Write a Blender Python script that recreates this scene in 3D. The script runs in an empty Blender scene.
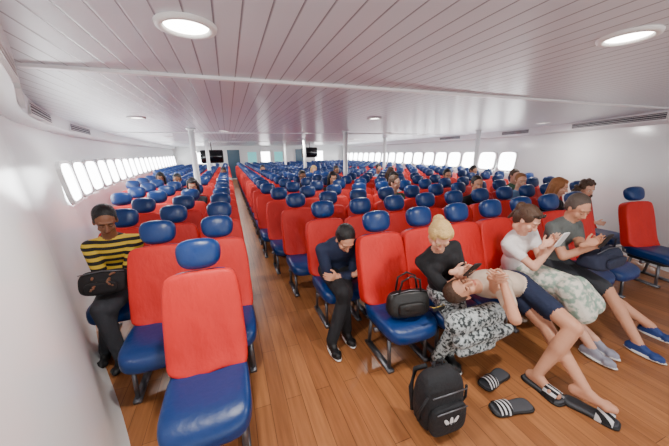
import bpy, bmesh, math, random
import numpy as np
from mathutils import Vector, Matrix
random.seed(4)
S=bpy.context.scene
COL=S.collection
# ------------------------------------------------------------------ materials
MATS={}
def srgb(r,g,b):
    f=lambda c:(c/255/12.92) if c/255<=.04045 else ((c/255+.055)/1.055)**2.4
    return (f(r),f(g),f(b),1)
def newmat(name):
    m=bpy.data.materials.new(name); m.use_nodes=True
    return m,m.node_tree.nodes,m.node_tree.links,m.node_tree.nodes['Principled BSDF']
def mat(name,col,rough=.5,metal=0,nscale=0,nbump=.2,var=0.0,stretch=(1,1,1)):
    if name in MATS: return MATS[name]
    m,N,L,B=newmat(name)
    B.inputs['Base Color'].default_value=col; B.inputs['Roughness'].default_value=rough
    B.inputs['Metallic'].default_value=metal
    if nscale:
        tc=N.new('ShaderNodeTexCoord'); no=N.new('ShaderNodeTexNoise'); no.inputs['Scale'].default_value=nscale
        mp=N.new('ShaderNodeMapping'); mp.inputs['Scale'].default_value=stretch; L.new(tc.outputs['Object'],mp.inputs[0])
        no.inputs['Detail'].default_value=4
        L.new(mp.outputs[0],no.inputs['Vector'])
        bu=N.new('ShaderNodeBump'); bu.inputs['Strength'].default_value=nbump; bu.inputs['Distance'].default_value=.02
        L.new(no.outputs['Fac'],bu.inputs['Height']); L.new(bu.outputs['Normal'],B.inputs['Normal'])
        if var:
            mx=N.new('ShaderNodeMix'); mx.data_type='RGBA'
            mx.inputs[6].default_value=tuple(c*(1-var) for c in col[:3])+(1,)
            mx.inputs[7].default_value=tuple(min(1,c*(1+var)) for c in col[:3])+(1,)
            L.new(no.outputs['Fac'],mx.inputs[0]); L.new(mx.outputs[2],B.inputs['Base Color'])
    MATS[name]=m; return m
def emis(name,col,st):
    m,N,L,B=newmat(name); B.inputs['Base Color'].default_value=col
    B.inputs['Emission Color'].default_value=col; B.inputs['Emission Strength'].default_value=st
    MATS[name]=m; return m
def stripes(name,c1,c2,per,frac=.5,axis='Z'):
    m,N,L,B=newmat(name); tc=N.new('ShaderNodeTexCoord'); sp=N.new('ShaderNodeSeparateXYZ'); L.new(tc.outputs['Object'],sp.inputs[0])
    d=N.new('ShaderNodeMath'); d.operation='DIVIDE'; d.inputs[1].default_value=per; L.new(sp.outputs[axis],d.inputs[0])
    f=N.new('ShaderNodeMath'); f.operation='FRACT'; L.new(d.outputs[0],f.inputs[0])
    g=N.new('ShaderNodeMath'); g.operation='GREATER_THAN'; g.inputs[1].default_value=frac; L.new(f.outputs[0],g.inputs[0])
    mx=N.new('ShaderNodeMix'); mx.data_type='RGBA'; mx.inputs[6].default_value=c1; mx.inputs[7].default_value=c2
    L.new(g.outputs[0],mx.inputs[0]); L.new(mx.outputs[2],B.inputs['Base Color']); B.inputs['Roughness'].default_value=.8
    return m
def pattern(name,c1,c2,scale,lo=.45,hi=.55,kind='noise'):
    m,N,L,B=newmat(name); tc=N.new('ShaderNodeTexCoord')
    if kind=='noise':
        t=N.new('ShaderNodeTexNoise'); t.inputs['Scale'].default_value=scale; t.inputs['Detail'].default_value=3; o=t.outputs['Fac']
    else:
        t=N.new('ShaderNodeTexVoronoi'); t.inputs['Scale'].default_value=scale; o=t.outputs['Distance']
    L.new(tc.outputs['Object'],t.inputs['Vector'])
    r=N.new('ShaderNodeValToRGB'); r.color_ramp.elements[0].position=lo; r.color_ramp.elements[0].color=c1
    r.color_ramp.elements[1].position=hi; r.color_ramp.elements[1].color=c2
    L.new(o,r.inputs[0]); L.new(r.outputs[0],B.inputs['Base Color']); B.inputs['Roughness'].default_value=.85
    return m

RED=mat('seat_cover_red',srgb(214,34,28),.6,0,7,.7,.12,(1.6,1.6,.7))
BLUE=mat('seat_vinyl_blue',srgb(10,52,112),.36,0,30,.12,.1)
METAL=mat('seat_frame_metal',srgb(120,122,128),.4,.8)
DARKM=mat('dark_plastic',srgb(30,30,33),.5)
WHITEP=mat('white_paint_gloss',srgb(238,240,240),.2,0,3,.05)
WHITE=mat('white_plastic',srgb(235,235,235),.4)
def floor_mat():
    m,N,L,B=newmat('wood_plank_vinyl'); tc=N.new('ShaderNodeTexCoord'); mp=N.new('ShaderNodeMapping')
    mp.inputs['Rotation'].default_value=(0,0,math.radians(90)); L.new(tc.outputs['Object'],mp.inputs[0])
    br=N.new('ShaderNodeTexBrick'); br.inputs['Scale'].default_value=1; br.inputs['Brick Width'].default_value=1.1
    br.inputs['Row Height'].default_value=.11; br.inputs['Mortar Size'].default_value=.0018; br.inputs['Mortar Smooth'].default_value=.3
    br.inputs['Color1'].default_value=srgb(180,120,74); br.inputs['Color2'].default_value=srgb(156,100,60); br.inputs['Mortar'].default_value=srgb(96,60,38)
    L.new(mp.outputs[0],br.inputs['Vector'])
    mp2=N.new('ShaderNodeMapping'); mp2.inputs['Scale'].default_value=(26,1.6,1); L.new(tc.outputs['Object'],mp2.inputs[0])
    no=N.new('ShaderNodeTexNoise'); no.inputs['Scale'].default_value=1.5; no.inputs['Detail'].default_value=6; L.new(mp2.outputs[0],no.inputs[0])
    r=N.new('ShaderNodeValToRGB'); r.color_ramp.elements[0].position=.3; r.color_ramp.elements[0].color=(.66,.62,.58,1)
    r.color_ramp.elements[1].position=.7; r.color_ramp.elements[1].color=(1.1,1.1,1.1,1); L.new(no.outputs['Fac'],r.inputs[0])
    mx=N.new('ShaderNodeMix'); mx.data_type='RGBA'; mx.blend_type='MULTIPLY'; mx.inputs[0].default_value=.8
    L.new(br.outputs['Color'],mx.inputs[6]); L.new(r.outputs[0],mx.inputs[7]); L.new(mx.outputs[2],B.inputs['Base Color'])
    B.inputs['Roughness'].default_value=.34
    return m
def ceil_mat():
    m,N,L,B=newmat('ceiling_slats'); tc=N.new('ShaderNodeTexCoord'); sp=N.new('ShaderNodeSeparateXYZ'); L.new(tc.outputs['Object'],sp.inputs[0])
    d=N.new('ShaderNodeMath'); d.operation='DIVIDE'; d.inputs[1].default_value=.1; L.new(sp.outputs['X'],d.inputs[0])
    f=N.new('ShaderNodeMath'); f.operation='FRACT'; L.new(d.outputs[0],f.inputs[0])
    r=N.new('ShaderNodeValToRGB'); e=r.color_ramp.elements; e[0].position=0; e[0].color=(.22,.22,.24,1); e[1].position=.10; e[1].color=(1,1,1,1)
    e2=r.color_ramp.elements.new(.05); e2.color=(.42,.41,.44,1)
    L.new(f.outputs[0],r.inputs[0])
    mx=N.new('ShaderNodeMix'); mx.data_type='RGBA'; mx.blend_type='MULTIPLY'; mx.inputs[0].default_value=1
    mx.inputs[6].default_value=srgb(210,215,224); L.new(r.outputs[0],mx.inputs[7]); L.new(mx.outputs[2],B.inputs['Base Color'])
    bu=N.new('ShaderNodeBump'); bu.inputs['Strength'].default_value=.35; bu.inputs['Distance'].default_value=.004
    L.new(r.outputs[0],bu.inputs['Height']); L.new(bu.outputs[0],B.inputs['Normal']); B.inputs['Roughness'].default_value=.3
    return m
# ------------------------------------------------------------------ mesh helpers
def obj(name,verts,faces,mats,midx=None,smooth=True,parent=None):
    me=bpy.data.meshes.new(name); me.from_pydata([tuple(v) for v in verts],[],[tuple(f) for f in faces])
    for m in mats: me.materials.append(m)
    if midx is not None: me.polygons.foreach_set('material_index',midx)
    if smooth: me.polygons.foreach_set('use_smooth',[True]*len(me.polygons))
    me.update(); o=bpy.data.objects.new(name,me); COL.objects.link(o)
    if parent: o.parent=parent
    return o
def empty(name,loc=(0,0,0)):
    e=bpy.data.objects.new(name,None); e.location=loc; e.empty_display_size=.1; COL.objects.link(e); return e
class Geo:
    def __init__(s): s.v=[];s.f=[];s.m=[];s.n=0
    def add(s,v,f,m):
        v=np.asarray(v,float); s.v.append(v); s.f+= [tuple(i+s.n for i in q) for q in f]; s.m+=[m]*len(f); s.n+=len(v)
    def build(s,name,mats,smooth=True,parent=None):
        return obj(name,np.concatenate(s.v),s.f,mats,s.m,smooth,parent)
def usphere(nu=20,nv=12):
    v=[(0,0,1)];
    for j in range(1,nv):
        t=math.pi*j/nv
        for i in range(nu):
            p=2*math.pi*i/nu; v.append((math.sin(t)*math.cos(p),math.sin(t)*math.sin(p),math.cos(t)))
    v.append((0,0,-1)); f=[]
    for i in range(nu): f.append((0,1+i,1+(i+1)%nu))
    for j in range(nv-2):
        a=1+j*nu;b=a+nu
        for i in range(nu): f.append((a+i,b+i,b+(i+1)%nu,a+(i+1)%nu))
    a=1+(nv-2)*nu; l=len(v)-1
    for i in range(nu): f.append((l,a+(i+1)%nu,a+i))
    return np.array(v),f
def csphere(n=12):
    t=np.sin(np.linspace(-math.pi/2,math.pi/2,n+1)); V=[];idx={};F=[]
    def vid(p):
        k=tuple(round(float(c),5) for c in p)
        if k not in idx: idx[k]=len(V); V.append(k)
        return idx[k]
    for ax in range(3):
        for s in(-1,1):
            for i in range(n):
                for j in range(n):
                    q=[]
                    for a,b in((i,j),(i+1,j),(i+1,j+1),(i,j+1)):
                        p=[0,0,0]; p[ax]=s; p[(ax+1)%3]=t[a]; p[(ax+2)%3]=t[b]; q.append(vid(p))
                    F.append(tuple(q) if s>0 else tuple(q[::-1]))
    return np.array(V),F
SPH=usphere(); CUB=csphere(); SPHL=usphere(10,6)
def sbox(c,size,e=4,R=None,fn=None,hi=True):
    v,f=(CUB if hi else SPH); v=v.copy()
    k=(np.abs(v)**e).sum(1)**(1/e); v=v/k[:,None]
    v=v*(np.array(size)/2)
    if fn is not None: v=fn(v)
    if R is not None: v=v@np.array(R).T
    return v+np.array(c),f
def box(c,s,R=None):
    v=np.array([(x,y,z) for x in(-.5,.5) for y in(-.5,.5) for z in(-.5,.5)])*np.array(s)
    if R is not None: v=v@np.array(R).T
    return v+np.array(c),[(0,1,3,2),(4,6,7,5),(0,4,5,1),(2,3,7,6),(0,2,6,4),(1,5,7,3)]
def unit(a): a=np.array(a,float); return a/ (np.linalg.norm(a)+1e-9)
def frame(z,y=(0,1,0)):
    z=unit(z); x=np.cross(y,z)
    if np.linalg.norm(x)<1e-3: x=np.cross((1,0,0.1),z)
    x=unit(x); y=np.cross(z,x); return np.stack([x,y,z],1)
def tube(pts,rad,n=10,closed=True):
    pts=[np.array(p,float) for p in pts]
    if not hasattr(rad,'__len__'): rad=[rad]*len(pts)
    v=[];f=[]; ref=None
    for i,p in enumerate(pts):
        d=unit(pts[min(i+1,len(pts)-1)]-pts[max(i-1,0)])
        if ref is None: ref=np.array((0,0,1)) if abs(d[2])<.9 else np.array((1,0,0))
        x=unit(np.cross(ref,d)); y=np.cross(d,x)
        for k in range(n):
            a=2*math.pi*k/n; v.append(p+rad[i]*(math.cos(a)*x+math.sin(a)*y))
    for i in range(len(pts)-1):
        for k in range(n):
            f.append((i*n+k,i*n+(k+1)%n,(i+1)*n+(k+1)%n,(i+1)*n+k))
    f.append(tuple(range(n))[::-1]); f.append(tuple((len(pts)-1)*n+k for k in range(n)))
    return v,f
def ell(c,r,m,R=None):
    c=np.array(c,float); r=np.array(r,float); R=np.eye(3) if R is None else R
    v,f=SPH; V=(v*r)@R.T+c
    def sdf(p):
        q=(p-c)@R; k0=np.linalg.norm(q/r,axis=1); k1=np.linalg.norm(q/r**2,axis=1)+1e-9
        return k0*(k0-1)/k1
    return (V,f,m,sdf)
def rc(a,b,ra,rb,m):
    a=np.array(a,float);b=np.array(b,float); R=frame(b-a); L=np.linalg.norm(b-a)
    prof=[]
    for i in range(5): t=math.pi/2*i/4; prof.append((max(1e-4,ra*math.sin(t)),-ra*math.cos(t)))
    for i in range(5): t=math.pi/2*i/4; prof.append((max(1e-4,rb*math.cos(t)),L+rb*math.sin(t)))
    n=14; v=[];f=[]
    for r,z in prof:
        for k in range(n): p=2*math.pi*k/n; v.append((r*math.cos(p),r*math.sin(p),z))
    for i in range(len(prof)-1):
        for k in range(n): f.append((i*n+k,i*n+(k+1)%n,(i+1)*n+(k+1)%n,(i+1)*n+k))
    f.append(tuple(range(n))[::-1]); f.append(tuple((len(prof)-1)*n+k for k in range(n)))
    V=np.array(v)@R.T+a
    def sdf(p):
        t=np.clip((p-a)@(b-a)/(L*L+1e-9),0,1); return np.linalg.norm(p-a-t[:,None]*(b-a),axis=1)-(ra+(rb-ra)*t)
    return (V,f,m,sdf)
def fuse(name,prims,mats,voxel,smooth=2,extra=(),parent=None):
    g=Geo()
    for V,f,m,s in prims: g.add(V,f,0)
    o=g.build('tmp',[])
    md=o.modifiers.new('r','REMESH'); md.mode='VOXEL'; md.voxel_size=voxel
    if smooth:
        ms=o.modifiers.new('s','SMOOTH'); ms.factor=.5; ms.iterations=smooth
    dg=bpy.context.evaluated_depsgraph_get(); ev=o.evaluated_get(dg); me=ev.to_mesh()
    n=len(me.vertices); co=np.empty(n*3); me.vertices.foreach_get('co',co); co=co.reshape(-1,3)
    faces=[tuple(p.vertices) for p in me.polygons]
    cen=np.empty(len(faces)*3); me.polygons.foreach_get('center',cen); cen=cen.reshape(-1,3)
    ev.to_mesh_clear(); bpy.data.objects.remove(o)
    D=np.stack([s(cen) for _,_,_,s in prims],1); idx=D.argmin(1); mi=np.array([p[2] for p in prims])[idx]
    g=Geo(); g.v=[co]; g.f=faces; g.m=[int(i) for i in mi]; g.n=n
    for V,f,m in extra: g.add(V,f,m)
    return g.build(name,mats,True,parent)
# ------------------------------------------------------------------ room
YL=[-2,-1,0,.8,1.5,2.2,2.8,3.8,5.5,8,11,14,20.5]
XL=[-.36,-.36,-.38,-.50,-.72,-1.04,-1.36,-1.74,-2.15,-2.5,-2.75,-2.9,-3.0]
YR=[-2,0,1.5,2.2,3.2,4.5,6,9,14,20.5]
XR=[4.6,5.1,5.55,5.85,6.4,6.95,7.4,7.8,8.1,8.2]
ys=np.concatenate([np.linspace(-2,6,50),np.linspace(6.2,20.5,40)])
def smooth_interp(Y,X):
    k=np.interp(ys,Y,X)
    for _ in range(6): k[1:-1]=(k[:-2]+2*k[1:-1]+k[2:])/4
    return k
xl=smooth_interp(YL,XL); xr=smooth_interp(YR,XR)
fxl=lambda y:float(np.interp(y,ys,xl)); fxr=lambda y:float(np.interp(y,ys,xr))
CH=2.2; FL=.17
def wall(name,xs,sgn):
    prof=[(.08,0),(.03,.06),(.0,.2),(-.04,.8),(-.08,1.3),(-FL+.02,2.0),(-FL,2.26)]
    v=[];f=[];n=len(prof)
    for y,x in zip(ys,xs):
        for dx,z in prof: v.append((x-sgn*dx,y,z))
    for y,x in zip(ys,xs):
        for dx,z in prof: v.append((x-sgn*dx+sgn*.1,y,z))
    o=len(ys)*n
    for i in range(len(ys)-1):
        for j in range(n-1):
            a=i*n+j; q=(a,a+1,a+n+1,a+n); f.append(q if sgn>0 else q[::-1]); q2=tuple(o+k for k in q); f.append(q2[::-1] if sgn>0 else q2)
    return obj(name,v,f,[WHITEP])
wall('wall_left',xl,-1); wall('wall_right',xr,1)
def slab(name,z0,z1,m):
    v=[(-3.4,-2,z0),(8.6,-2,z0),(8.6,20.7,z0),(-3.4,20.7,z0),(-3.4,-2,z1),(8.6,-2,z1),(8.6,20.7,z1),(-3.4,20.7,z1)]
    return obj(name,v,[(3,2,1,0),(4,5,6,7),(0,1,5,4),(1,2,6,5),(2,3,7,6),(3,0,4,7)],[m],smooth=False)
slab('floor',-.05,0,floor_mat()); slab('ceiling',CH,CH+.05,ceil_mat())
g=Geo(); g.add(*box((2.6,20.6,1.1),(11.9,.1,2.3)),0); g.build('wall_back',[WHITEP],False)
def soffit(name,xs,sgn):
    prof=[(.0,CH+.0),(.20,CH),(.17,2.06),(.05,2.02),(0,2.02)]; v=[];f=[];n=len(prof)
    for y,x in zip(ys,xs):
        for dx,z in prof: v.append((x+sgn*FL-sgn*(dx-.02),y,z))
    for i in range(len(ys)-1):
        for j in range(n-1):
            a=i*n+j; f.append((a,a+1,a+n+1,a+n))
    return obj(name,v,f,[mat('soffit_white',srgb(232,234,236),.35)],smooth=False)
soffit('trim_1',xl,-1); soffit('trim_2',xr,1)
GR=mat('grille_dark',srgb(74,76,82),.6)
def grille(y0,y1,fx,sgn):
    off=sgn*(FL-.163)
    g=Geo(); a=np.array((fx(y0)+off,y0,2.125)); b=np.array((fx(y1)+off,y1,2.125)); c=(a+b)/2; d=unit(b-a); L=np.linalg.norm(b-a)
    R=np.stack([d,np.cross((0,0,1),d),(0,0,1)],1)
    g.add(*box(c,(L,.02,.095),R),0)
    for k in range(3): g.add(*box(c+np.array((0,0,-.028+.028*k)),(L-.04,.034,.005),R),1)
    for s in(-1,1):
        g.add(*box(c+d*s*L/2,(.02,.03,.105),R),1)
    for s in(-1,1): g.add(*box(c+np.array((0,0,s*.05)),(L+.02,.03,.012),R),1)
    g.build('air_vent_grille',[GR,WHITE],False)
grille(1.3,2.0,fxl,-1); grille(2.2,3.0,fxl,-1); grille(3.4,4.4,fxl,-1); grille(5.4,6.6,fxl,-1)
grille(2.3,4.0,fxr,1); grille(5.2,6.2,fxr,1); grille(8,9.2,fxr,1)
for i,y in enumerate((2.2,7.6,13.2)):
    g=Geo(); g.add(*box(((fxl(y)+fxr(y))/2,y,CH-.008),(fxr(y)-fxl(y)-.05,.045,.02)),0); g.build('trim_%d'%(3+i),[mat('trim_white',srgb(248,248,250),.35)],False)
WIN=emis('window_daylight',(.97,.99,1,1),14.0)
wn=0
def window(fx,y,sgn,w=.66,h=.50,z=1.36):
    global wn; wn+=1
    x0,x1=fx(y-.2),fx(y+.2); d=unit((x1-x0,.4,0)); nrm=np.array((-sgn*abs(d[1]),sgn*d[0],0)); nrm=unit(nrm)
    zx=unit((sgn*.13,0,1)); c=np.array((fx(y)+sgn*.085,y,z))+nrm*.03
    nz=unit(np.cross(zx,d))
    if nz@nrm<0: nz=-nz
    R=np.stack([d,nz,zx],1); g=Geo()
    def rr(W,H,yy,e=5,n=32):
        out=[]
        for k in range(n):
            t=2*math.pi*k/n; cx,sy=math.cos(t),math.sin(t); kk=(abs(cx)**e+abs(sy)**e)**(1/e); out.append((cx/kk*W/2,yy,sy/kk*H/2))
        return out
    n=32; v=rr(w+.08,h+.08,-.03)+rr(w+.08,h+.08,.02)+rr(w,h,.02)+rr(w,h,.004); f=[]
    for r in range(3):
        for k in range(n): f.append((r*n+k,r*n+(k+1)%n,(r+1)*n+(k+1)%n,(r+1)*n+k))
    v=np.array(v)@R.T+c; g.add(v,f,0); g.add(v[3*n:],[tuple(range(n))],1)
    g.build('window_%d'%wn,[WHITE,WIN],False)
for k in range(20): window(fxl,4.9+k*.78,-1)
for k in range(18): window(fxr,5.9+k*.80,1)
def flatpart(name,x,z,w,h,m,y=20.49,d=.05):
    g=Geo(); g.add(*box((x,y,z),(w,d,h)),0); g.add(*box((x,y-.03,z),(w-.12,.02,h-.12)),1); g.build(name,[WHITE,m],False)
flatpart('door_1',.4,1.01,.9,2.0,mat('door_glass',srgb(60,90,110),.2))
flatpart('door_2',5.0,1.01,.9,2.0,MATS['door_glass'])
TEAL=emis('teal_glass',srgb(110,190,190),.9)
for k,x in enumerate((-1.6,1.6,2.5,3.4,6.4)): wn+=1; flatpart('window_%d'%wn,x,1.45,.7,.8,TEAL if k%2 else WIN)
def tv(x,y,z,w=.9,h=.55):
    g=Geo(); g.add(*sbox((x,y,z),(w,.07,h),12),0); g.add(*box((x,y-.036,z),(w-.08,.004,h-.08)),1); g.add(*tube([(x,y,z+h/2-.02),(x,y,CH)],.02),0)
    g.build('television',[DARKM,mat('screen_black',srgb(12,14,18),.15)])
tv(4.3,15.5,1.7); tv(-.6,13.2,1.6)
LAMP=emis('lamp_diffuser',(1,.95,.86,1),20)
def downlight(x,y,p=14):
    g=Geo(); n=28
    prof=[(.115,0),(.112,-.012),(.09,-.016),(.082,-.004)]
    v=[(r*math.cos(2*math.pi*k/n)+x,r*math.sin(2*math.pi*k/n)+y,CH+z) for r,z in prof for k in range(n)]
    f=[(i*n+k,(i+1)*n+k,(i+1)*n+(k+1)%n,i*n+(k+1)%n) for i in range(3) for k in range(n)]
    g.add(v,f,0); g.add(v[3*n:],[tuple(range(n))],1); o=g.build('ceiling_downlight',[WHITE,LAMP])
    ld=bpy.data.lights.new('downlight_lamp','AREA'); ld.shape='DISK'; ld.size=.16; ld.energy=p; ld.color=(1,.96,.91)
    l=bpy.data.objects.new('downlight_lamp',ld); l.location=(x,y,CH-.03); COL.objects.link(l); l.parent=o
for x,y in [(-.1,1.4),(1.8,.9),(-1.1,4.7),(2.2,4.1),(6.0,4.1),(0,7.0),(2.0,7.4),(4.3,7.2),(6.2,8.2),(-1.5,9.5),(.3,10.6),(2.6,10.8),(4.8,10.8),(0,14),(2.6,14.2),(5.5,14.2),(.3,17.5),(3,17.5),(6,17.5)]:
    downlight(x,y,26)
POSTS=[(-.62,6.4),(2.8,6.72),(6.35,6.0),(5.6,9.6),(-.62,10.6),(2.8,10.8),(-.62,14.8),(2.8,14.8),(5.8,14)]
for x,y in POSTS:
    g=Geo(); g.add(*tube([(x,y,0),(x,y,CH)],.055,20),0); g.add(*tube([(x,y,0),(x,y,.03)],.09,20),0); g.add(*tube([(x,y,CH-.03),(x,y,CH)],.09,20),0)
    g.build('support_post',[WHITEP])
# ------------------------------------------------------------------ seat
def make_seat():
    g=Geo(); th=math.radians(17); c,s=math.cos(th),math.sin(th)
    Rb=np.array([(1,0,0),(0,c,s),(0,-s,c)])
    def cush(v):
        v=v.copy(); v[:,2]-= .018*(1-(v[:,0]/.23)**2)*(v[:,2]>0); v[:,2]-=.03*np.clip((-v[:,1]-.12)/.14,0,1)**2
        return v
    g.add(*sbox((0,-.43,.375),(.455,.54,.14),4.5,None,cush),1)
    g.add(*sbox((0,-.41,.30),(.40,.44,.05),6),3)
    def back(v):
        v=v.copy(); k=(v[:,2]/.3); v[:,0]*=1-.06*np.clip(k,0,1)**2; v[:,1]+=.02*(v[:,0]/.22)**2*-1
        return v
    g.add(*sbox((0,-.105,.66),(.43,.10,.66),6,Rb,back),1)
    def cov(v):
        v=v.copy(); z=v[:,2]/.3; v[:,0]*=1-.08*np.clip(z-.1,0,1)**1.5+.03*np.clip(-z,0,1)
        v[:,1]-=.014*np.cos(v[:,0]/.22*1.5)*(v[:,1]<0); v[:,1]+=.006*np.sin(v[:,0]*38+v[:,2]*9)*np.clip(-z+.4,0,1)
        v[:,1]-=.03*np.clip(-z-.75,0,1)*4*(v[:,1]<0)
        v[:,2]+=.012*np.sin(v[:,0]*22)*(z<-.8)-.012*np.abs(v[:,0]/.2)**2*(z>.5)
        return v
    g.add(*sbox((0,-.125,.685),(.46,.125,.62),9,Rb,cov),0)
    def hd(v):
        v=v.copy(); v[:,0]*=1+.06*v[:,2]/.1; v[:,1]-=.02*(1-(v[:,0]/.15)**2); return v
    g.add(*sbox((0,.005,1.080),(.262,.13,.195),2.8,Rb,hd),1)
    for x in(-.17,.17):
        g.add(*tube([(x,-.60,.29),(x,-.30,.29),(x,-.16,.33),(x,-.02,.78)],.014,8),2)
        g.add(*tube([(x,-.55,.29),(x,-.57,.02)],.016,8),2); g.add(*tube([(x,-.26,.29),(x,-.22,.02)],.016,8),2)
        g.add(*box((x,-.395,.012),(.05,.42,.024)),2)
    g.add(*tube([(-.22,-.40,.27),(.22,-.40,.27)],.022,8),2)
    o=g.build('passenger_seat',[RED,BLUE,METAL,DARKM]); return o
seat0=make_seat(); SM=seat0.data; first=[True]
def seat(x,y,rz=0):
    for px,py in POSTS:
        if abs(px-x)<.29 and -.75<py-y<.12: return
    if first[0]: o=seat0; first[0]=False
    else: o=bpy.data.objects.new('passenger_seat',SM); COL.objects.link(o)
    o.location=(x,y,0); o.rotation_euler=(0,0,rz)
seat(-.235,1.90)
for r in range(23):
    y=2.60+.765*r
    if y>18.6: break
    x=-.145
    while x-.30>fxl(y-.4): seat(x,y); x-=.455
rows={0:1.21,1:.94,2:.80,3:.70}
for r in range(23):
    y=2.19+.735*r
    if y>18.6: break
    x=rows.get(r,.62); n=7 if r==0 else 9
    for k in range(n): seat(x+.46*k,y)
    x=5.12 if r==0 else 5.32
    while x+.32<fxr(y-.5)+(.15 if r==0 else 0):
        seat(x,y-(.06 if r==0 else 0),-.2 if r==0 else 0); x+=.46
        if r==0: break
# ------------------------------------------------------------------ people
def ik(a,t,l1,l2,pole):
    a=np.array(a,float);t=np.array(t,float);d=t-a;L=np.linalg.norm(d);mx=(l1+l2)*.995
    if L>mx: d=d*mx/L; L=mx; t=a+d
    L=max(L,abs(l1-l2)+.02); u=unit(d); x=(l1*l1-l2*l2+L*L)/(2*L); h=math.sqrt(max(l1*l1-x*x,0))
    p=np.array(pole,float); p=p-u*(p@u); p=unit(p); return a+u*x+p*h, t
def skin(name,c): return mat('skin_'+name,c,.5,0,60,.05,.05)
SK_L=skin('fair',srgb(222,168,142)); SK_T=skin('tan',srgb(205,148,118)); SK_D=skin('brown',srgb(134,88,62))
HANDM={}
def hand_template(sgn):
    P=[ell((0,0,.045),(.040,.015,.050),0), ell((sgn*.02,.004,.03),(.022,.015,.032),0), rc((0,0,-.03),(0,0,.01),.026,.027,0)]
    for i,(x,L,r) in enumerate([(.030,.070,.0088),(.010,.079,.009),(-.011,.073,.0087),(-.030,.058,.0078)]):
        p=np.array((sgn*x,0,.085)); ang=.45+.12*i
        for k,(fr,rr) in enumerate([(.45,1),(.32,.92),(.23,.85)]):
            q=p+np.array((sgn*x*.06,math.sin(ang),math.cos(ang)))*L*fr; P.append(rc(p,q,r*rr,r*rr*.93,0)); p=q; ang+=.42
    p=np.array((sgn*.028,.004,.02)); q=p+np.array((sgn*.026,.010,.030)); w=q+np.array((sgn*.008,.014,.026))
    P+= [rc(p,q,.012,.0105,0), rc(q,w,.0103,.0085,0)]
    o=fuse('hand',P,[SK_L],.0042,1); me=o.data; bpy.data.objects.remove(o); return me
HANDM[1]=hand_template(1); HANDM[-1]=hand_template(-1)
def put_hand(name,sgn,wrist,d,palm,sk,parent,sc=.92):
    me=HANDM[sgn].copy(); me.materials[0]=sk; o=bpy.data.objects.new(name,me); COL.objects.link(o)
    R=frame(d,palm); M=Matrix([list(R[i]*sc)+[wrist[i]] for i in range(3)]+[[0,0,0,1]])
    o.matrix_world=M; o.parent=parent; return o
EYEW=mat('eye_white',srgb(225,218,210),.3); EYED=mat('eye_iris',srgb(40,28,20),.2)
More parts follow.
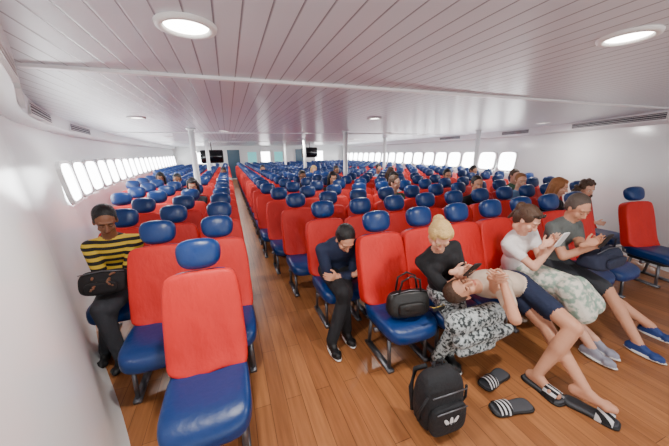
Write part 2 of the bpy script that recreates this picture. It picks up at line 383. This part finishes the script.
def build_head(name,c,look,up,sk,hair_m,style,parent,sc=1.0,shades=False,closed=True):
    lips=mat('lips_'+sk.name,tuple(list(np.array(sk.node_tree.nodes['Principled BSDF'].inputs['Base Color'].default_value[:3])*np.array((.75,.45,.45)))+[1]),.45)
    P=[ell((0,-.015,.025),(.075,.095,.088),0),ell((0,.018,-.040),(.057,.066,.076),0),ell((0,.058,-.094),(.024,.020,.018),0),
       ell((.036,.055,-.032),(.024,.022,.026),0),ell((-.036,.055,-.032),(.024,.022,.026),0),
       ell((0,.070,.030),(.052,.016,.012),0),rc((0,.082,.008),(0,.101,-.030),.008,.0125,0),ell((.011,.092,-.034),(.009,.01,.008),0),ell((-.011,.092,-.034),(.009,.01,.008),0),
       ell((0,.080,-.061),(.025,.011,.0055),1),ell((0,.079,-.070),(.021,.011,.006),1),
       ell((.075,-.004,-.008),(.010,.018,.028),0),ell((-.075,-.004,-.008),(.010,.018,.028),0),
       rc((0,-.018,-.05),(0,-.020,-.10),.050,.050,0)]
    H=2
    P.append(ell((0,-.032,.046),(.083,.094,.084),H)); P.append(ell((0,-.055,.0),(.076,.068,.078),H))
    if style=='short': P+=[ell((.066,-.012,.03),(.016,.045,.04),H),ell((-.066,-.012,.03),(.016,.045,.04),H)]
    if style in('long','bun'):
        P+=[ell((.06,0,.045),(.03,.05,.055),H),ell((-.06,0,.045),(.03,.05,.055),H),ell((0,.01,.085),(.06,.06,.035),H),ell((0,-.06,-.02),(.07,.055,.08),H)]
    if style=='long':
        for s in(-1,1): P+=[rc((s*.068,-.01,.02),(s*.078,-.01,-.15),.026,.028,H),rc((s*.06,-.06,.0),(s*.06,-.06,-.19),.04,.03,H)]
        P.append(rc((0,-.085,0),(0,-.085,-.2),.045,.035,H))
    if style=='bun': P+=[ell((0,-.12,.05),(.045,.04,.045),H),rc((0,-.12,.04),(0,-.13,-.10),.03,.012,H)]
    if style=='curly':
        rs=np.random.RandomState(5)
        for _ in range(60):
            a=rs.uniform(0,2*math.pi); z=rs.uniform(-.2,.11); r=.085+(.02 if z<0 else 0); r=r*math.sqrt(max(.15,1-max(0,z/.13)**2))
            y=-.03+r*math.sin(a)
            if y>.03 and z<.07: continue
            P.append(ell((r*math.cos(a),y,z),(.03,.03,.032),H))
    ex=[]
    def sp(c0,r,m):
        v,f=SPHL; ex.append((v*np.array(r)+np.array(c0),f,m))
    for s in(-1,1):
        if closed:
            sp((s*.030,.0735,.005),(.0135,.0095,.0085),0); v,f=tube([(s*.017,.082,-.001),(s*.030,.0845,-.004),(s*.043,.078,-.001)],[.0012,.0018,.0012],6); ex.append((v,f,4))
        else:
            sp((s*.030,.0735,.004),(.0125,.008,.0055),3); sp((s*.030,.0790,.003),(.005,.004,.005),4)
        v,f=tube([(s*.015,.085,.022),(s*.030,.085,.027),(s*.046,.077,.022)],[.0025,.0032,.002],6); ex.append((v,f,2))
    if shades:
        for s in(-1,1): sp((s*.033,.062,.095),(.03,.012,.02),4)
        ex.append(tube([(-.08,-.03,.05),(-.07,.05,.09),(.07,.05,.09),(.08,-.03,.05)],.004,6)+(4,))
    o=fuse(name,P,[sk,lips,hair_m,EYEW,EYED],.0055,1,ex,parent)
    y=unit(look); x=unit(np.cross(y,up)); z=np.cross(x,y); R=np.stack([x,y,z],1)*sc
    o.matrix_world=Matrix([list(R[i])+[c[i]] for i in range(3)]+[[0,0,0,1]])
    o.parent=parent; return o,R
SOLE=mat('shoe_sole_white',srgb(225,225,222),.6)
def person(name,P,N,head,look,hands,feet,fwd=(0,-1,0),sk=SK_L,hair=None,style='short',shirt=None,pants=None,shoe=None,
           sleeve=.6,leg=1.0,sc=1.0,polesA=None,polesL=None,up=(0,0,1),palms=None,hdirs=None,bulge=1.0,extra=(),mid=None,shades=False,female=False,feetdir=None,vox=.009,side=None,exm=(),lsc=1.0,closed=True,sole=True):
    P=np.array(P,float);N=np.array(N,float);head=np.array(head,float)
    e=empty(name)
    t=unit(N-P); sd=unit(np.cross(fwd,t)) if side is None else unit(side); fw=unit(np.cross(t,sd))
    if mid is None: mid=(P+N)/2-fw*.03
    mid=np.array(mid,float)
    SKN,SH,PA,SO=0,1,2,3
    Rp=np.stack([sd,fw,t],1); w=.9 if female else 1.0
    t2=unit(N-mid); sd2=unit(sd-t2*(sd@t2)); R2=np.stack([sd2,np.cross(t2,sd2),t2],1)
    pr=[ell(P,(.170*sc,.125*sc,.115*sc),PA,Rp), ell((P+mid)/2,(.145*sc*w*bulge,.112*sc*bulge,.15*sc),SH,Rp), ell(mid+(N-mid)*.45,(.168*sc*w,.112*sc,.17*sc),SH,R2),
        rc(N,head-np.array(unit(up))*.05,.056*sc*w,.050*sc*w,SKN)]
    shl=[]
    for s in(-1,1):
        sh=N-t2*.055*sc+sd2*s*.172*sc*w; shl.append(sh); pr.append(rc(N-t2*.03,sh,.062*sc,.060*sc*w,SH))
    if female:
        for s in(-1,1): pr.append(ell(mid+(N-mid)*.40+unit(fwd)*.085+sd2*s*.07,(.06,.05,.06),SH,R2))
    hinfo=[]
    for i,s in enumerate((-1,1)):
        pole=(sd*s*.6+np.array((0,0,-1.0))-np.array(fwd)*.3) if polesA is None else np.array(polesA[i],float)
        el,wr=ik(shl[i],hands[i],.285*sc,.255*sc,pole)
        a=shl[i]; cut=a+(el-a)*min(sleeve,1)
        pr.append(rc(a,cut,.060*sc*w,(.053*sc if sleeve<1 else .048*sc),SH))
        pr.append(rc(a+(el-a)*.3,el,.047*sc*w,.040*sc*w,SKN if sleeve<1 else SH))
        if sleeve>1: pr.append(rc(el,el+(wr-el)*min(1,sleeve-1),.046*sc,.036*sc,SH))
        pr.append(rc(el,wr,.040*sc*w,.026*sc*w,SKN))
        hinfo.append((wr,unit(wr-el)))
    finfo=[]
    for i,s in enumerate((-1,1)):
        hp=P+sd*s*.085*sc
        ft=np.array(feet[i],float)
        pole=np.array((0,0,1.0))+np.array(fwd)*.8+sd*s*.15 if polesL is None else np.array(polesL[i],float)
        kn,an=ik(hp,ft,.43*sc*lsc,.41*sc*lsc,pole)
        if leg>=2:
            pr.append(rc(hp,kn,.088*sc*w,.068*sc,PA)); pr.append(rc(kn,an,.066*sc,.050*sc,PA))
        else:
            c1=hp+(kn-hp)*min(leg,1); pr.append(rc(hp,c1,.090*sc,.080*sc,PA)); pr.append(rc(hp+(kn-hp)*.3,kn,.072*sc,.056*sc,SKN))
            if leg>1: pr.append(rc(kn,kn+(an-kn)*(leg-1),.066*sc,.056*sc,PA))
            pr.append(rc(kn,kn+(an-kn)*.45,.052*sc,.055*sc,SKN)); pr.append(rc(kn+(an-kn)*.4,an,.053*sc,.034*sc,SKN))
        fd=unit(fwd) if feetdir is None else unit(feetdir[i])
        fd=unit((fd[0],fd[1],0))
        hl=an+np.array((0,0,-.045))-fd*.045; toe=an+np.array((0,0,-.052))+fd*.145
        pr.append(rc(an+np.array((0,0,-.015)),hl,.036,.036,SO)); pr.append(rc(hl,toe,.036,.028,SO)); pr.append(rc(an+np.array((0,0,-.015)),(hl+toe)/2+np.array((0,0,.012)),.036,.032,SO))
        perp=unit(np.cross(fd,(0,0,1))); pr.append(rc(toe-perp*.018-fd*.03,toe+perp*.018-fd*.03,.028,.028,SO))
        if sole:
            cc=(hl+toe)/2; cc[2]=an[2]-.074; pr.append(ell(cc,(.050,.142,.013),4,np.stack([perp,fd,np.array((0,0,1.0))],1)))
        finfo.append((an,fd))
    mats=[sk,shirt,pants,shoe,SOLE]+list(exm)
    for q in extra: pr.append(q)
    fuse(name+'_body',pr,mats,vox,3,(),e)
    build_head(name+'_head',head,look,up,sk,hair,style,e,sc,shades,closed)
    for i,s in enumerate((-1,1)):
        wr,d=hinfo[i]
        if hdirs is not None and hdirs[i] is not None: d=unit(hdirs[i])
        pal=(-sd*s+np.array((0,0,.3))) if palms is None else palms[i]
        R=frame(d,pal); sg=1 if R[2,0]>0 else -1
        put_hand('hand_%s'%('left','right')[i],sg,wr,d,pal,sk,e,.92*sc*(.93 if female else 1))
    return e,finfo,hinfo
HB=mat('hair_black',srgb(18,16,16),.5,0,80,.5); HBR=mat('hair_brown',srgb(74,50,34),.55,0,80,.5); HBL=mat('hair_blonde',srgb(206,170,108),.5,0,80,.5,.3)
HG=mat('hair_greying',srgb(84,72,64),.6,0,80,.4); HRD=mat('hair_auburn',srgb(150,96,52),.55,0,80,.5,.3)
def cloth(n,c): return mat('cloth_'+n,c,.85,0,14,.5,.12)
BLK=cloth('black',srgb(26,26,30)); NAVY=cloth('navy',srgb(28,38,66)); GREY=cloth('grey',srgb(104,110,108)); WHT=cloth('white',srgb(232,228,226)); JEAN=cloth('denim',srgb(60,82,118))
BEI=cloth('cream',srgb(206,184,164)); CHAR=cloth('charcoal',srgb(52,54,60)); SHB=mat('shoe_blue',srgb(34,60,120),.6); SHG=mat('shoe_grey',srgb(150,150,165),.6); SHK=mat('shoe_black',srgb(22,22,24),.5)
POLO=stripes('striped_polo',srgb(226,190,58),srgb(30,28,30),.055,.5)
PANT=pattern('patterned_trousers',srgb(48,56,58),srgb(186,194,194),44,.42,.56)
SKIRT=pattern('printed_skirt',srgb(150,176,160),srgb(232,228,214),22,.42,.56)
LB=cloth('light_blue',srgb(120,160,200)); GRN=cloth('green',srgb(84,120,90)); PNK=cloth('pink',srgb(210,120,130))

person('seated_man',(-1.02,3.0,.54),(-1.04,2.93,.99),(-1.03,2.86,1.165),(.35,-1,-.55),[(-1.12,2.62,.74),(-.92,2.62,.76)],[(-1.14,2.62,.09),(-1.00,2.50,.09)],
       sk=SK_D,hair=HB,shirt=POLO,pants=CHAR,shoe=SHK,leg=2,sleeve=.8,bulge=1.12,hdirs=[(.5,-.6,-.3),(-.5,-.6,-.3)],sc=1.04,sole=False)
person('seated_man',(.92,2.52,.54),(.92,2.34,.86),(.93,2.25,.93),(0,-.75,-.8),[(.82,2.2,.60),(1.0,2.18,.60)],[(.70,2.02,.09),(.88,2.12,.09)],up=(0,-.75,.7),
       sk=SK_T,hair=HB,shirt=NAVY,pants=BLK,shoe=SHK,leg=2,sleeve=1.8,sc=1.04)
person('seated_woman',(1.66,1.76,.53),(1.48,1.68,.94),(1.42,1.60,1.08),(-.25,-.7,-.8),[(1.47,1.47,.84),(1.60,1.46,.84)],[(1.42,1.52,.09),(1.55,1.54,.09)],
       sk=SK_L,hair=HBL,style='bun',shirt=BLK,pants=PANT,shoe=SHK,leg=2,sleeve=.9,sc=.96,female=True,hdirs=[(.6,-.4,.2),(-.6,-.4,.2)],fwd=(-.2,-1,0),
       extra=[rc((1.42,1.36,.49),(1.80,1.38,.48),.085,.085,2),rc((1.42,1.31,.38),(1.80,1.31,.38),.055,.055,2),rc((1.42,1.30,.30),(1.70,1.30,.29),.04,.04,2),rc((1.66,1.30,.34),(1.92,1.33,.34),.045,.04,2)])
fl=person('reclining_man',(2.22,1.54,.56),(1.74,1.50,.66),(1.53,1.45,.70),(-.15,-.6,.75),[(1.72,1.28,.80),(1.66,1.32,.82)],[(1.97,1.10,.10),(2.03,.74,.10)],
       fwd=(.1,-.55,.8),side=(0,1,-.2) ,up=(-1,-.1,.15),sk=SK_T,hair=HBR,shirt=BEI,pants=NAVY,shoe=SK_T,leg=.6,sleeve=.5,sc=1.0,lsc=1.04,sole=False,
       polesL=[(.4,-.6,1),(.5,-.3,1)],polesA=[(0,-.5,-1),(0,-1,.2)],feetdir=[(-.05,-1,0),(.35,-1,0)],hdirs=[(-.6,0,.4),(-.3,-.6,.3)])
person('seated_woman',(2.56,1.80,.53),(2.42,1.70,.96),(2.36,1.61,1.11),(.15,-.8,-.55),[(2.38,1.46,.92),(2.49,1.45,.92)],[(2.68,1.14,.09),(2.82,1.18,.09)],
       sk=SK_L,hair=HBR,style='bun',shirt=WHT,pants=SKIRT,shoe=SHG,leg=1.0,sleeve=.5,sc=.97,female=True,hdirs=[(.4,-.3,.5),(-.4,-.3,.5)],shades=True,
       extra=[rc((2.56,1.7,.55),(2.66,1.38,.53),.13,.11,2),rc((2.62,1.34,.53),(2.68,1.27,.36),.11,.115,2),rc((2.75,1.36,.53),(2.80,1.27,.40),.09,.10,2)])
person('seated_man',(3.06,1.78,.54),(3.08,1.72,1.0),(3.07,1.64,1.145),(-.25,-.9,-.5),[(2.87,1.42,.88),(2.99,1.40,.86)],[(3.10,1.03,.09),(3.46,1.00,.09)],
       sk=SK_T,hair=HG,shirt=GREY,pants=CHAR,shoe=SHB,leg=.9,sleeve=.6,sc=1.03,hdirs=[(.3,-.5,.4),(-.5,-.3,.4)],lsc=1.06)
def bg(name,x,yr,shirt,hair,style='short',sk=SK_L,dx=0,dz=0,lean=0,look=(0,-1,-.35),sleeve=.6,female=False,legm=JEAN):
    y=yr
    person(name,(x,y-.37,.54),(x+dx*.7,y-.34-lean,1.0+dz),(x+dx,y-.37-lean*1.3,1.185+dz),look,[(x-.13+dx*.3,y-.60,.66),(x+.13+dx*.3,y-.60,.66)],[(x-.1,y-.80,.09),(x+.1,y-.80,.09)],
       sk=sk,hair=hair,style=style,shirt=shirt,pants=legm,shoe=SHK,leg=2,sleeve=sleeve,female=female,vox=.015,closed=False)
R_=lambda r:2.19+.735*r
L_=lambda r:2.60+.765*r
bg('seated_man',4.48,R_(2),LB,HRD,look=(-.6,-1,-.2),dx=.02)
bg('seated_woman',4.16,R_(1),BLK,HRD,'long',look=(.5,-1,-.3),female=True,lean=.03,dx=.05)
bg('seated_woman',4.62,R_(1),GREY,HBR,'curly',dx=.27,dz=-.07,look=(-.3,-1,-.4),female=True)
bg('seated_man',3.56,R_(2),BLK,HB,look=(-.4,-1,-.2),sk=SK_T)
bg('seated_man',2.56,R_(3),GRN,HBR,look=(.4,-1,-.2))
bg('seated_woman',3.0,R_(4),WHT,HB,'long',look=(-.3,-1,-.2),female=True)
bg('seated_man',1.54,R_(6),CHAR,HB,sk=SK_D)
bg('seated_man',3.84,R_(6),WHT,HBR)
bg('seated_woman',-.6,L_(4),CHAR,HB,'long',sk=SK_T,female=True)
bg('seated_man',-1.05,L_(6),NAVY,HB,sk=SK_D)
bg('seated_man',-.15,L_(9),WHT,HB,sk=SK_D)
bg('seated_woman',2.46,R_(9),LB,HBL,'long',female=True)
bg('seated_man',5.78,R_(5),CHAR,HB,sk=SK_T)
bg('seated_man',1.08,R_(11),PNK,HB,sk=SK_T)
bg('seated_woman',3.38,R_(5),PNK,HBR,'long',female=True,look=(.4,-1,-.3))
bg('seated_man',4.30,R_(4),NAVY,HB,sk=SK_T,look=(-.4,-1,-.3))
bg('seated_woman',2.0,R_(5),BLK,HB,'long',sk=SK_T,female=True)
bg('seated_man',5.32,R_(3),GRN,HBR,look=(-.3,-1,-.3))
bg('seated_man',2.92,R_(8),CHAR,HB,sk=SK_D)
bg('seated_woman',-1.51,L_(7),PNK,HB,'long',sk=SK_D,female=True)
bg('seated_man',4.3,R_(8),LB,HB,sk=SK_T)
# ------------------------------------------------------------------ props
def phone(c,d,up,m=None):
    R=frame(up,d); g=Geo(); g.add(*sbox(c,(.072,.010,.145),9,R),0); g.add(*box(np.array(c)+R[:,1]*.0052,(.064,.001,.128),R),1)
    g.build('smartphone',[m or DARKM,mat('phone_glass',srgb(20,24,30),.1)])
phone((1.535,1.38,.88),(0,1,.6),(.15,-.5,.8)); phone((2.435,1.37,.99),(0,1,.5),(0,-.4,.9),WHITE); phone((2.93,1.32,.93),(0,1,.5),(0,-.4,.9))
SANDM=stripes('sandal_strap',srgb(20,20,24),srgb(225,225,228),.028,.55,'X')
def slide(x,y,ang,name='slide_sandal',z0=0,k_=1.1,hs=1.0):
    a=math.radians(ang); R=np.array([(math.cos(a),-math.sin(a),0),(math.sin(a),math.cos(a),0),(0,0,1)]); g=Geo()
    def sole(v): v=v.copy(); v[:,0]*=1.05-.12*np.cos(v[:,1]/.13*math.pi); return v
    g.add(*sbox((x,y,z0+.014),(.095*k_,.27*k_,.028),4,R,sole),0); g.add(*sbox((x,y,z0+.026),(.082*k_,.25*k_,.008),4,R,sole),1)
    n=12; v=[];f=[]
    for k in range(n+1):
        t=math.pi*k/n
        for yy in(.025,.105):
            for r in(1,.92): v.append(R@np.array((-.049*math.cos(t)*r*k_,yy*k_,.012+.055*math.sin(t)*r*hs))+np.array((x,y,z0)))
    for k in range(n):
        a0=k*4;b0=a0+4; f+= [(a0,a0+2,b0+2,b0),(a0+1,b0+1,b0+3,a0+3),(a0,b0,b0+1,a0+1),(a0+2,a0+3,b0+3,b0+2)]
    g.add(v,f,2)
    g.build(name,[SHK,mat('insole_grey',srgb(70,72,78),.7),SANDM])
slide(1.72,1.24,100); slide(1.62,1.02,78)
for (an,fd) in fl[1]:
    ang=math.degrees(math.atan2(-fd[0],fd[1])); slide(an[0]+fd[0]*.05,an[1]+fd[1]*.05,ang,'slide_sandal',-.004,1.08,1.35)
def backpack(x,y,ang,sc=1.0):
    a=math.radians(ang); R=np.array([(math.cos(a),-math.sin(a),0),(math.sin(a),math.cos(a),0),(0,0,1)])
    g=Geo(); M=lambda p:R@(np.array(p)*sc)+np.array((x,y,0))
    def bod(v): v=v.copy(); k=np.clip(v[:,2]/.22,-1,1); v[:,0]*=1-.16*np.clip(k,0,1)**2; v[:,1]*=1-.25*np.clip(k,0,1)**2; return v
    g.add(*sbox(M((0,0,.22)),np.array((.33,.19,.44))*sc,3.6,R,bod),0)
    g.add(*sbox(M((0,-.10,.14)),np.array((.27,.07,.22))*sc,4,R),0)
    g.add(*tube([M((-.13,-.105,.335)),M((0,-.118,.35)),M((.13,-.105,.335))],.004,6),2)
    g.add(*tube([M((-.115,-.139,.235)),M((0,-.142,.24)),M((.115,-.139,.235))],.004,6),2)
    g.add(*tube([M((-.04,.03,.42)),M((-.03,.03,.475)),M((.03,.03,.475)),M((.04,.03,.42))],.009,8),0)
    for s in(-1,1): g.add(*tube([M((s*.06,.07,.42)),M((s*.10,.13,.36)),M((s*.12,.14,.2)),M((s*.13,.09,.06))],.016,8),0)
    for s in(-1,1): g.add(*tube([M((s*.165,-.02,.1)),M((s*.185,-.05,.2)),M((s*.15,-.08,.33))],.008,8),0)
    for k,(xx,tl) in enumerate([(-.036,.6),(0,0),(.036,-.6)]):
        Rt=R@np.array([(math.cos(tl),0,-math.sin(tl)),(0,1,0),(math.sin(tl),0,math.cos(tl))])
        g.add(*sbox(M((xx,-.137,.155)),np.array((.026,.006,.062))*sc,2.2,Rt,None,False),1)
    for k in range(2): g.add(*box(M((0,-.1385,.125+.012*k)),np.array((.09-.02*k,.004,.005))*sc,R),0)
    g.build('backpack',[mat('backpack_fabric',srgb(28,29,33),.75,0,40,.3),WHITE,METAL])
backpack(1.09,1.13,-2,.93)
def handbag(name,c,size,m,strap=True,ang=0):
    a=math.radians(ang); R=np.array([(math.cos(a),-math.sin(a),0),(math.sin(a),math.cos(a),0),(0,0,1)]); c=np.array(c); w,d,h=size; g=Geo(); M=lambda p:R@np.array(p)+c
    def bod(v): v=v.copy(); k=v[:,2]/h; v[:,1]*=1-.5*(k+.5); v[:,0]*=1-.1*(k+.5); v[:,2]-=.02*np.cos(v[:,0]/w*math.pi)*(k>.2); return v
    g.add(*sbox(M((0,0,h/2)),(w,d,h),3.5,R,bod),0)
    g.add(*tube([M((-w*.42,-d*.2,h*.9)),M((0,-d*.16,h*.97)),M((w*.42,-d*.2,h*.9))],.004,6),1)
    g.add(*sbox(M((0,-d*.43,h*.4)),(w*.6,.04,h*.45),4,R),0)
    if strap:
        for s in(-1,1): g.add(*tube([M((-w*.25,s*.03,h*.9)),M((-w*.2,s*.04,h*1.35)),M((0,s*.04,h*1.5)),M((w*.2,s*.04,h*1.35)),M((w*.25,s*.03,h*.9))],.008,8),0)
    g.build(name,[m,METAL])
LEA=mat('bag_black_leather',srgb(30,28,27),.45,0,20,.4)
handbag('handbag',(1.21,1.66,.44),(.36,.18,.23),LEA,True,-8)
handbag('duffel_bag',(3.20,1.45,.605),(.52,.27,.20),cloth('navy_bag',srgb(38,44,66)),True,4)
handbag('shoulder_bag',(-1.03,2.62,.62),(.36,.22,.2),mat('bag_black_canvas',srgb(26,24,26),.8,0,20,.4),False,0)
g=Geo()
for s in(-1,1): g.add(*sbox((1.36+s*.03,1.48,.56),(.05,.008,.04),3,None,None,False),0)
g.add(*tube([(1.30,1.51,.57),(1.31,1.48,.575),(1.41,1.48,.575),(1.42,1.51,.57)],.004,6),1); g.build('sunglasses',[DARKM,mat('gold',srgb(200,170,80),.3,.6)])
# ------------------------------------------------------------------ world, camera
w=bpy.data.worlds.new('world'); S.world=w; w.use_nodes=True; b=w.node_tree.nodes['Background']; b.inputs[0].default_value=(.99,.985,.97,1); b.inputs[1].default_value=2.6
f=280.;roll=math.radians(1.0);ph=math.atan((223-152)/280.);th=math.radians(20.2)
F=Vector((math.sin(th)*math.cos(ph),math.cos(th)*math.cos(ph),-math.sin(ph))); Rr=Vector((math.cos(th),-math.sin(th),0)); U=Rr.cross(F)
R2=Rr*math.cos(roll)-U*math.sin(roll); U2=Rr*math.sin(roll)+U*math.cos(roll)
cd=bpy.data.cameras.new('camera'); cd.sensor_width=36; cd.lens=f/669*36; cd.clip_start=.02
cam=bpy.data.objects.new('camera',cd); COL.objects.link(cam)
cam.matrix_world=Matrix([[R2[i],U2[i],-F[i],(0,0,1.7)[i]] for i in range(3)]+[[0,0,0,1]])
S.camera=cam
